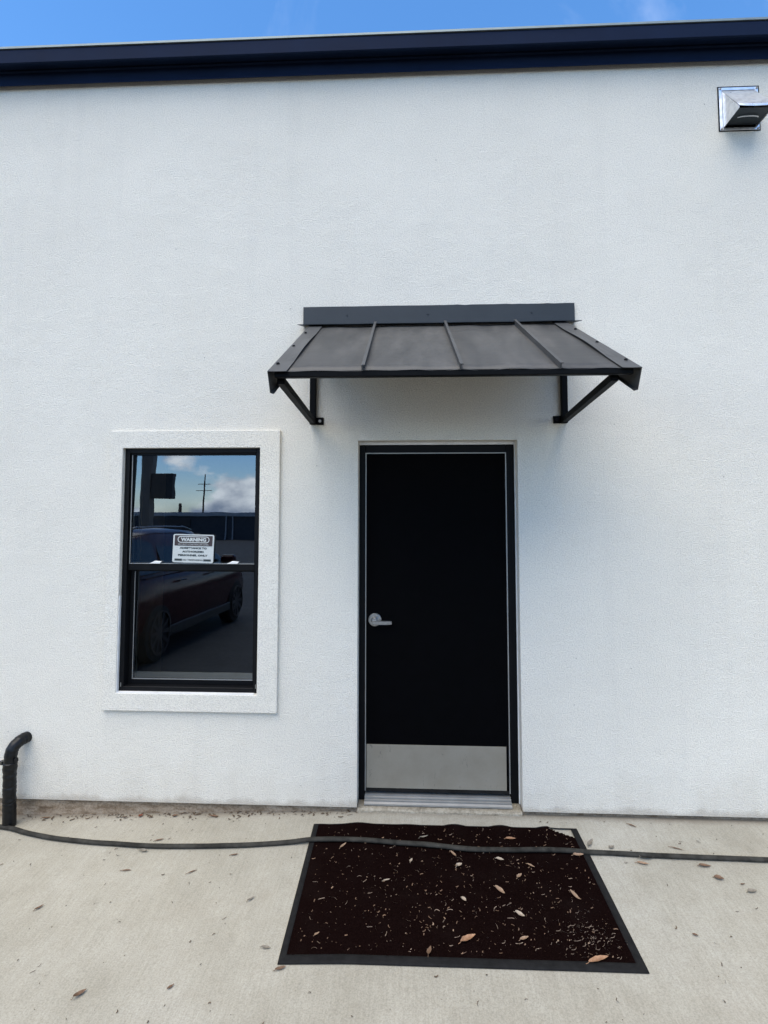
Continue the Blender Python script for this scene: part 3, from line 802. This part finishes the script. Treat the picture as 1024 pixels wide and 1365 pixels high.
bl, brr, bb, bf = 0.019, 0.024, 0.013, 0.042     # border widths as fractions
def cut(u, v): return (u - (1 - brr)) / -0.055 + v / 0.10     # torn back right corner: < 1 inside the hole
def grid(us_, vs_, h, skip):
    m = MB(); nu = len(us_)
    for v in vs_:
        for u in us_:
            p = mpt(u, v); m.v.append((p.x, p.y, mz(u, v) + h(u, v)))
    for j in range(len(vs_) - 1):
        for i in range(nu - 1):
            cu_, cv_ = (us_[i] + us_[i+1]) / 2, (vs_[j] + vs_[j+1]) / 2
            if skip(cu_, cv_): continue
            a = j * nu + i; m.f.append((a, a + 1, a + nu + 1, a + nu))
    used = sorted({i for f in m.f for i in f}); re = {o: n for n, o in enumerate(used)}
    m.v = [m.v[i] for i in used]; m.f = [tuple(re[i] for i in f) for f in m.f]; return m
def lin(a, b, n): return [a + (b - a) * i / n for i in range(n + 1)]
us_ = lin(0, bl, 3) + lin(bl, 1 - brr, 90)[1:] + lin(1 - brr, 1, 3)[1:]
vs_ = lin(0, bb, 2) + lin(bb, 1 - bf, 46)[1:] + lin(1 - bf, 1, 4)[1:]
inside = lambda u, v: bl < u < 1 - brr and bb < v < 1 - bf
def edge_h(u, v):
    e = min(u * 1.53, (1 - u) * 1.53, v * 0.92, (1 - v) * 0.92)
    return 0.0045 * min(1, e / 0.012)
def hole(u, v): return u > 1 - brr - 0.085 and u < 1 - brr and v > bb and (v - bb) < 0.085 * ((u - (1 - brr - 0.085)) / 0.085)
bo = grid(us_, vs_, edge_h, inside)
b_o = bo.build('rubber_border', 'rubber', mt, smooth='all')
so = b_o.modifiers.new('thick', 'SOLIDIFY'); so.thickness = 0.003; so.offset = -1
rnd = random.Random(5)
ca = grid(lin(bl - 0.002, 1 - brr + 0.001, 150), lin(bb - 0.002, 1 - bf + 0.002, 90), lambda u, v: 0.0065 + rnd.uniform(-0.0012, 0.0012), hole)
c_o = ca.build('carpet', 'mat_carpet', mt, smooth='all')

# ------------------------------------------------------------------ leaves (each one a thing)
def leaf(x, y, L, W, rot, mat, label, on_mat=False, curl=0.3, seed=0, broken=False):
    r_ = random.Random(seed); m = MB(); n = 9
    zc = G(x, y) + (0.010 if on_mat else 0.0015)
    for i in range(n + 1):
        t = i / n
        w = W / 2 * (math.sin(math.pi * min(1, t * 0.97 + 0.03)) ** 0.75) * (1 - 0.35 * t) * (1 + r_.uniform(-.10, .10))
        if broken and i == n: w = W * 0.25
        lz = curl * L * 0.35 * (2 * t - 1) ** 2 + 0.001
        for k, s_ in enumerate((-1, -0.5, 0, 0.5, 1)):
            m.v.append(((t - 0.5) * L, s_ * w + 0.05 * L * math.sin(t * 3), lz + abs(s_) * w * (0.35 + 0.6 * curl) + r_.uniform(0, .0010)))
    for i in range(n):
        for k in range(4):
            a = i * 5 + k; m.f.append((a, a + 1, a + 6, a + 5))
    if not broken:   # stalk
        m.tube([(-0.5 * L - 0.16 * L, -0.02 * L, 0.004), (-0.5 * L - 0.06 * L, 0.0, 0.003), (-0.46 * L, 0.0, curl * L * 0.3 + 0.001)], 0.0012, 5)
    o = m.build('dry_leaf', mat, smooth='all'); o.location = (x, y, zc); o.rotation_euler = (r_.uniform(-.12, .12), r_.uniform(-.1, .1), rot)
    return tag(o, label, 'leaf', 'dry leaves on the mat' if on_mat else 'dry leaves on the concrete')
LM = [  # x, y, length, width, rotation, material, curl, label
    (0.546, -0.225, .072, .026, 0.15, 'leaf_orange', .20, 'orange brown leaf at the back edge of the mat, behind the hose'),
    (0.214, -0.367, .060, .024, -1.0, 'leaf_tan', .35, 'tan leaf on the mat touching the front of the hose'),
    (0.459, -0.395, .050, .024, -0.3, 'leaf_pale', .30, 'pale pink leaf on the mat just in front of the hose'),
    (0.424, -0.619, .074, .034, -0.9, 'leaf_tan', .40, 'upright folded tan leaf in the middle of the mat'),
    (0.538, -0.516, .050, .026, 0.8, 'leaf_tan', .45, 'short curled tan leaf right of the mat centre, nearer the hose'),
    (0.242, -0.684, .042, .026, -1.0, 'leaf_pale', .50, 'small whitish curled leaf near the centre of the mat'),
    (0.493, -0.763, .056, .030, -0.6, 'leaf_pale', .55, 'cream cupped leaf right of centre on the mat'),
    (0.241, -0.905, .098, .036, 0.55, 'leaf_orange', .30, 'large orange leaf in the front middle of the mat'),
    (0.072, -0.974, .060, .026, 1.3, 'leaf_brown', .45, 'dull brown curled leaf left of the large orange leaf at the mat front'),
    (0.775, -0.985, .110, .034, 0.25, 'leaf_orange', .22, 'longest orange leaf, at the front right corner of the mat'),
    (0.782, -0.640, .075, .022, -1.0, 'leaf_tan', .60, 'narrow twisted tan leaf near the right border of the mat'),
    (0.239, -0.454, .046, .032, 0.6, 'leaf_pale', .70, 'crumpled pale leaf on the mat between hose and centre'),
    (-0.388, -0.317, .058, .020, 0.9, 'leaf_tan', .30, 'thin tan leaf at the back left of the mat by the hose'),
    (0.885, -0.346, .070, .034, 0.1, 'leaf_tan', .35, 'broad tan leaf beside the hose at the right mat border'),
    (0.613, -0.437, .050, .018, -0.5, 'leaf_tan', .30, 'slim tan leaf right of the pale pink leaf on the mat'),
    (0.487, -0.892, .050, .022, 0.3, 'leaf_tan', .40, 'small tan leaf at the mat front between the two large orange leaves'),
    (0.060, -0.232, .060, .016, 0.2, 'leaf_grey', .50, 'curly grey leaf behind the hose on the back of the mat'),
    (-0.011, -0.425, .036, .020, 1.2, 'leaf_pale', .40, 'tiny whitish leaf left of the crumpled pale leaf on the mat'),
    (-0.134, -0.570, .048, .014, 0.5, 'leaf_pale', .20, 'thin pale straw coloured leaf in the left half of the mat'),
    (-0.425, -0.900, .034, .016, 0.8, 'leaf_tan', .30, 'small tan leaf at the left front of the mat by the border'),
]
for k, (x, y, L, W, rt, mt_, cu_, lb) in enumerate(LM): leaf(x, y, L * 0.84, W * 0.84, rt, mt_, lb, True, cu_, 100 + k)
LG = [
    (1.251, -0.340, .085, .050, 0.1, 'leaf_grey', .35, 'broad greyish leaf against the hose right of the mat'),
    (1.210, -0.385, .062, .024, -0.3, 'leaf_tan', .30, 'pale tan leaf in front of the hose right of the mat'),
    (1.525, -0.390, .066, .030, 0.05, 'leaf_brown', .30, 'reddish brown oval leaf in front of the hose, far right'),
    (1.549, -0.476, .046, .034, -0.4, 'leaf_brown', .35, 'short brown leaf fragment at the right of the concrete, middle of three'),
    (1.662, -0.557, .052, .028, 0.2, 'leaf_grey', .30, 'grey brown leaf nearest the right edge of the concrete'),
    (0.985, -0.234, .064, .026, 0.9, 'leaf_grey', .55, 'curled grey leaf at the back right corner of the mat'),
    (1.090, -0.264, .034, .024, 0.3, 'leaf_grey', .55, 'small crumpled grey leaf between the wall and the hose'),
    (1.446, -0.256, .068, .010, -0.3, 'leaf_brown', .10, 'thin brown twig like leaf behind the hose at right'),
    (1.645, -0.510, .026, .012, 0.3, 'leaf_brown', .30, 'tiny dark leaf bit between the two right hand leaves'),
    (1.282, -0.063, .050, .012, -0.6, 'leaf_brown', .20, 'narrow brown leaf on the concrete close to the right wall foot'),
    (1.248, -0.830, .024, .016, -0.5, 'leaf_brown', .40, 'tiny dark leaf on bare concrete right of the mat front'),
    (-1.817, -0.727, .040, .016, 0.9, 'leaf_brown', .40, 'small brown leaf on the left concrete nearest the left edge'),
    (-1.324, -1.172, .050, .026, 0.9, 'leaf_brown', .55, 'dark crumpled leaf at the bottom left of the concrete'),
    (-1.523, -0.479, .052, .012, 0.15, 'leaf_brown', .15, 'slim dark leaf on the concrete in front of the hose at left'),
    (-1.161, -0.493, .056, .010, 0.7, 'leaf_brown', .10, 'thin slanted dark leaf in front of the hose left of the mat'),
    (-0.636, -0.959, .042, .018, 0.0, 'leaf_grey', .35, 'grey brown leaf left of the mat front corner'),
    (-0.545, -1.060, .046, .018, 0.3, 'leaf_brown', .40, 'brown leaf lying against the front left corner of the mat'),
    (-0.788, -0.685, .040, .014, 0.8, 'leaf_grey', .45, 'curled grey leaf on the concrete left of the mat middle'),
    (-0.971, -1.140, .028, .014, 0.8, 'leaf_brown', .40, 'tiny brown leaf at the bottom of the concrete left of the mat'),
    (-1.466, -0.235, .052, .014, 0.3, 'leaf_brown', .20, 'brown sliver of a leaf behind the hose at left'),
    (-1.509, -0.330, .050, .022, -0.2, 'leaf_grey', .60, 'twisted grey leaf against the front of the hose at left'),
    (-1.700, -0.005, .030, .026, 1.2, 'leaf_red', .50, 'little rust red leaf at the dirty foot of the left wall'),
    (-1.480, -0.010, .032, .022, 0.4, 'leaf_brown', .50, 'dark brown leaf at the wall foot below the window'),
    (-0.980, -0.368, .044, .014, 0.2, 'leaf_brown', .25, 'dark flat leaf in front of the hose below the window edge'),
    (-2.300, -0.012, .050, .020, 0.3, 'leaf_brown', .40, 'dark leaf at the wall foot right of the taped pipe'),
    (-1.230, -0.022, .060, .020, 0.1, 'leaf_brown', .40, 'long dark leaf at the wall foot under the right window corner'),
]
for k, (x, y, L, W, rt, mt_, cu_, lb) in enumerate(LG): leaf(x, y, L, W, rt, mt_, lb, False, cu_, 300 + k, broken=L < .035)

# crumbs too small to count
def litter(name, mat, n, place, lmin, lmax, zoff, seed, wmin=.0012, wmax=.005):
    r_ = random.Random(seed); m = MB()
    for _ in range(n):
        x, y = place(r_); z = G(x, y) + zoff
        L = lmin + (lmax - lmin) * r_.random() ** 2.6; W = r_.uniform(wmin, wmax) * min(1.0, 0.5 + L / 0.02); a = r_.uniform(0, math.pi); bend = r_.uniform(-1.2, 1.2)
        pts = []
        for k in range(4):
            t = k / 3 - .5; aa = a + bend * t
            pts.append(Vector((x + math.cos(aa) * t * L, y + math.sin(aa) * t * L, z + 0.0015 + r_.random() * .003)))
        nv = Vector((-math.sin(a), math.cos(a), 0)) * W / 2
        o = len(m.v)
        for p in pts: m.v.append(p - nv); m.v.append(p + nv + Vector((0, 0, 0.0012)))
        for k in range(3): m.f.append((o + 2*k, o + 2*k + 1, o + 2*k + 3, o + 2*k + 2))
    return tag(m.build(name, mat), kind='stuff')
def on_mat(r_):
    while True:
        u, v = r_.uniform(.03, .965), r_.uniform(.03, .945)
        if r_.random() < 0.30 + 0.5 * u * 0.8 + 0.35 * v: p = mpt(u, v); return p.x, p.y
def mat_corner(r_): return min(.925, max(.55, r_.gauss(.76, .07))), min(-.70, max(-.975, r_.gauss(-.86, .065)))
def on_slab(r_):
    while True:
        x, y = r_.uniform(-2.6, 2.1), r_.uniform(-1.5, -0.02)
        if -0.62 < x < 0.98 and -1.06 < y < -0.09: continue
        if r_.random() < 0.35 + 0.65 * math.exp(y * 3.0): return x, y
def wall_foot(r_): return r_.uniform(-2.45, -0.35), 0.025 - abs(r_.gauss(0, .03))
litter('leaf_litter', 'litter_pale', 300, on_mat, .003, .034, .0095, 1, .0006, .0030)
litter('leaf_litter', 'leaf_brown', 620, on_mat, .002, .020, .0095, 11, .0008, .0050)
litter('leaf_litter', 'leaf_tan', 90, on_mat, .003, .014, .0095, 12, .0010, .0060)
litter('leaf_litter', 'litter_pale', 150, mat_corner, .006, .034, .0095, 2, .0006, .0014)
litter('leaf_litter', 'litter_dark', 260, on_slab, .004, .024, .001, 3)
litter('leaf_litter', 'litter_dark', 170, wall_foot, .006, .040, .001, 4, .002, .009)

# ------------------------------------------------------------------ what the window reflects: the car park behind the camera
# parked SUV, tail towards the building, nose towards -y
suv = empty('parked_suv', (-4.25, -4.75, G(-4, -5)), 'dark sport utility vehicle parked behind the camera, mirrored in the window', 'car')
def sv(mb, name, mat, par=None, smooth=False, bevel=0.0):
    o = mb.build(name, mat, None, smooth=smooth, bevel=bevel); o.parent = par or suv; return o
# stations along length: y (rear +2.35 .. front -2.35), half width, top z
stn = [(2.36, .78, .95, .50), (2.28, .86, 1.10, .40), (1.9, .93, 1.13, .32), (1.2, .955, 1.13, .27), (0.2, .96, 1.12, .26), (-0.8, .96, 1.11, .26), (-1.15, .955, 1.11, .27), (-1.7, .93, 1.04, .30), (-2.1, .87, .95, .34), (-2.30, .76, .80, .40), (-2.36, .66, .62, .48)]
m = MB(); sec = 11
for (y, hw, top, bot) in stn:
    prof_s = [(-hw * .90, bot), (-hw * .985, bot + .14), (-hw, (bot + top) / 2), (-hw * .975, top - .12), (-hw * .90, top - .01), (0, top + .035), (hw * .90, top - .01), (hw * .975, top - .12), (hw, (bot + top) / 2), (hw * .985, bot + .14), (hw * .90, bot)]
    for x, z in prof_s: m.v.append((x, y, z))
for i in range(len(stn) - 1):
    for k in range(sec): m.f.append((i*sec+k, i*sec+(k+1) % sec, (i+1)*sec+(k+1) % sec, (i+1)*sec+k))
m.f += [tuple(range(sec)), tuple((len(stn)-1)*sec + k for k in range(sec))]
body = sv(m, 'body', 'car_paint', smooth='all')
cst = [(2.22, .74, 1.12), (2.02, .72, 1.52), (1.75, .70, 1.64), (1.0, .70, 1.69), (0.2, .70, 1.70), (-0.30, .69, 1.67), (-0.62, .68, 1.57), (-1.25, .74, 1.09)]
m = MB()
for (y, hw, top) in cst:
    base = 1.08
    for x, z in ((-.90, base), (-hw - .02, max(base + .005, top - .10)), (-hw * .9, top - .02), (0, top + .01), (hw * .9, top - .02), (hw + .02, max(base + .005, top - .10)), (.90, base)): m.v.append((x, y, z))
for i in range(len(cst) - 1):
    for k in range(6): m.f.append((i*7+k, i*7+k+1, (i+1)*7+k+1, (i+1)*7+k))
sv(m, 'cabin', 'car_paint', smooth='all')
for s_ in (-1, 1):
    def side_pt(y, t): return (s_ * (.915 - .195 * t), y, 1.13 + .43 * t)
    for (yb0, yb1, yt0, yt1) in ((1.98, 1.25, 1.78, 1.22), (1.15, 0.20, 1.12, 0.22), (0.10, -1.0, 0.12, -0.45)):
        m = MB(); m.add([side_pt(yb0, 0), side_pt(yb1, 0), side_pt(yt1, 1), side_pt(yt0, 1)] + [tuple(Vector(p) - Vector((s_ * .02, 0, 0))) for p in (side_pt(yb0, 0), side_pt(yb1, 0), side_pt(yt1, 1), side_pt(yt0, 1))],
                        [(0,1,2,3), (7,6,5,4), (0,4,5,1), (1,5,6,2), (2,6,7,3), (3,7,4,0)])
        sv(m, 'side_window', 'car_glass')
    m = MB(); m.tube([(s_ * .66, 1.7, 1.66), (s_ * .67, 1.5, 1.712), (s_ * .67, 0.1, 1.722), (s_ * .66, -.2, 1.67)], .015, 8); sv(m, 'roof_rail', 'alloy', smooth='all')
    m = MB(); m.box(s_ * .93 if s_ > 0 else -1.17, 1.17 if s_ > 0 else -.93, -.93, -.80, 1.08, 1.24); sv(m, 'wing_mirror', 'car_paint', bevel=.03)
    m = MB(); m.add([(s_*.60, -2.345, .70), (s_*.86, -2.13, .72), (s_*.885, -1.95, .93), (s_*.62, -2.27, .86), (s_*.55, -2.2, .70), (s_*.80, -2.0, .72), (s_*.82, -1.9, .93), (s_*.57, -2.15, .86)], [(0,1,2,3), (7,6,5,4), (0,4,5,1), (1,5,6,2), (2,6,7,3), (3,7,4,0)])
    sv(m, 'headlight', 'lamp_lens')
    m = MB(); m.box(min(s_*.70, s_*.89), max(s_*.70, s_*.89), 2.22, 2.37, .88, 1.08); sv(m, 'tail_light', 'tail_lens', bevel=.02)
    m = MB(); m.box(min(s_*.94, s_*.985), max(s_*.94, s_*.985), -1.1, 1.2, .27, .40); sv(m, 'side_sill', 'car_trim', bevel=.01)
    for y in (0.75, -0.30):
        m = MB(); m.bar((s_ * .985, y, .98), (s_ * .985, y + .20, .985), .025, .025); sv(m, 'door_handle', 'alloy', bevel=.005)
    for y in (1.42, -1.48):
        m = MB()
        tp_ = [(.0, .30), (.01, .345), (.05, .365), (.18, .365), (.22, .345), (.23, .30)]
        m.tube([(s_ * (.965 - a), y, .365) for a, r_ in tp_], [r_ for a, r_ in tp_], 28)
        w_ = sv(m, 'wheel', 'tyre_rubber', smooth=True)
        m = MB(); c = Vector((s_ * .972, y, .365))
        m.tube([(c.x - s_ * .02, y, .365), (c.x, y, .365)], .07, 16)
        for k in range(10):
            a = 2 * math.pi * k / 10; d = Vector((0, math.cos(a), math.sin(a))); m.bar(c + d * .05 - Vector((s_*.01, 0, 0)), c + d * .265, .045, .02, (1, 0, 0))
        for k in range(24):
            a0, a1 = 2 * math.pi * k / 24, 2 * math.pi * (k + 1) / 24
            m.bar(c + Vector((0, math.cos(a0), math.sin(a0))) * .265, c + Vector((0, math.cos(a1), math.sin(a1))) * .265, .025, .03, (1, 0, 0))
        o = m.build('rim', 'alloy'); o.parent = w_
m = MB(); m.add([(-.62, -.66, 1.60), (.62, -.66, 1.60), (.70, -1.20, 1.14), (-.70, -1.20, 1.14)] + [(-.62, -.62, 1.585), (.62, -.62, 1.585), (.70, -1.16, 1.125), (-.70, -1.16, 1.125)], [(0,1,2,3), (7,6,5,4), (0,4,5,1), (1,5,6,2), (2,6,7,3), (3,7,4,0)]); sv(m, 'windscreen', 'car_glass')
m = MB(); m.add([(-.60, 2.06, 1.53), (.60, 2.06, 1.53), (.68, 2.235, 1.16), (-.68, 2.235, 1.16)] + [(-.60, 2.02, 1.53), (.60, 2.02, 1.53), (.68, 2.195, 1.16), (-.68, 2.195, 1.16)], [(3,2,1,0), (4,5,6,7), (0,1,5,4), (1,2,6,5), (2,3,7,6), (3,0,4,7)]); sv(m, 'rear_window', 'car_glass')
m = MB(); m.box(-.50, .50, -2.375, -2.33, .52, .74); sv(m, 'grille', 'car_trim')

# low warehouse across the lot
wh = empty('warehouse', (-20, -57, 0), 'long low dark metal warehouse with pale eave band across the lot', 'building')
m = MB(); m.box(-75, 30, -80, -57, -0.1, 2.72)
for k in range(130):
    x = -74.6 + k * 0.8; m.box(x, x + 0.12, -57.04, -56.99, -0.05, 2.70)
w_o = m.build('metal_wall', 'warehouse_wall', wh)
MB().box(-75.3, 30.3, -80.3, -56.7, 2.722, 3.15).build('eave_band', 'warehouse_band', wh)
for x in (-58, -46, -34, -22.0, -21.2, -10, 2, 14): MB().box(x - .06, x + .06, -56.98, -56.82, 0.0, 2.715).build('downspout', 'warehouse_band', wh)
for x in (-52, -28, -4): MB().box(x - 1.8, x + 1.8, -56.985, -56.90, 0.0, 2.35).build('roller_door', 'cabinet_metal', wh)
# utility pole, pylon sign, short post, tree line
up = empty('utility_pole', (-35.0, -79.5, 0), 'tall wooden utility pole with cross arms beyond the warehouse', 'utility pole')
MB().tube([(-35, -82, -0.2), (-35, -82, 10.0)], [.17, .10], 10).build('pole', 'pole_wood', up, smooth='all')
for z, w in ((8.4, 1.0), (7.3, 1.3)): MB().box(-35 - w, -35 + w, -81.9, -81.78, z - .05, z + .05).build('cross_arm', 'pole_wood', up)
sp = empty('stub_pole', (-39, -82, 0), 'short bare wooden post left of the tall utility pole', 'pole')
MB().tube([(-38.9, -82, -0.2), (-38.9, -82, 5.2)], [.28, .22], 10).build('pole', 'pole_wood', sp, smooth='all')
py = empty('pylon_sign', (-13.6, -22, 0), 'tall dark post carrying a plain dark sign cabinet in the lot', 'sign')
MB().box(-13.50, -13.00, -22.3, -21.8, -0.1, 9.0).build('post', 'pylon_metal', py, bevel=.02)
MB().box(-12.99, -11.92, -22.25, -21.85, 3.0, 4.25).build('sign_cabinet', 'cabinet_metal', py, bevel=.03)
r_ = random.Random(9); m = MB()
for _ in range(2600):
    x = r_.uniform(-120, 60); h = 2.6 + 1.5 * noise.noise((x * .07, 0, 0)) + 1.1 * noise.noise((x * .3, 3, 0)) + (1.0 if -43 < x < -36 else 0)
    z = max(0.2, h * (1 - r_.random() ** 2.2)) ; y = -100 + r_.gauss(0, 3)
    c = Vector((x, y, z)); a = Vector((r_.gauss(0, 1), r_.gauss(0, 1), r_.gauss(0, 1))).normalized() * r_.uniform(.3, .8); b_ = a.orthogonal().normalized() * r_.uniform(.3, .7)
    m.add([c - a, c - b_, c + a, c + b_], [(0, 1, 2, 3)])
tag(m.build('tree_line', 'tree_leaves'), kind='stuff')
bpy.context.view_layer.update()
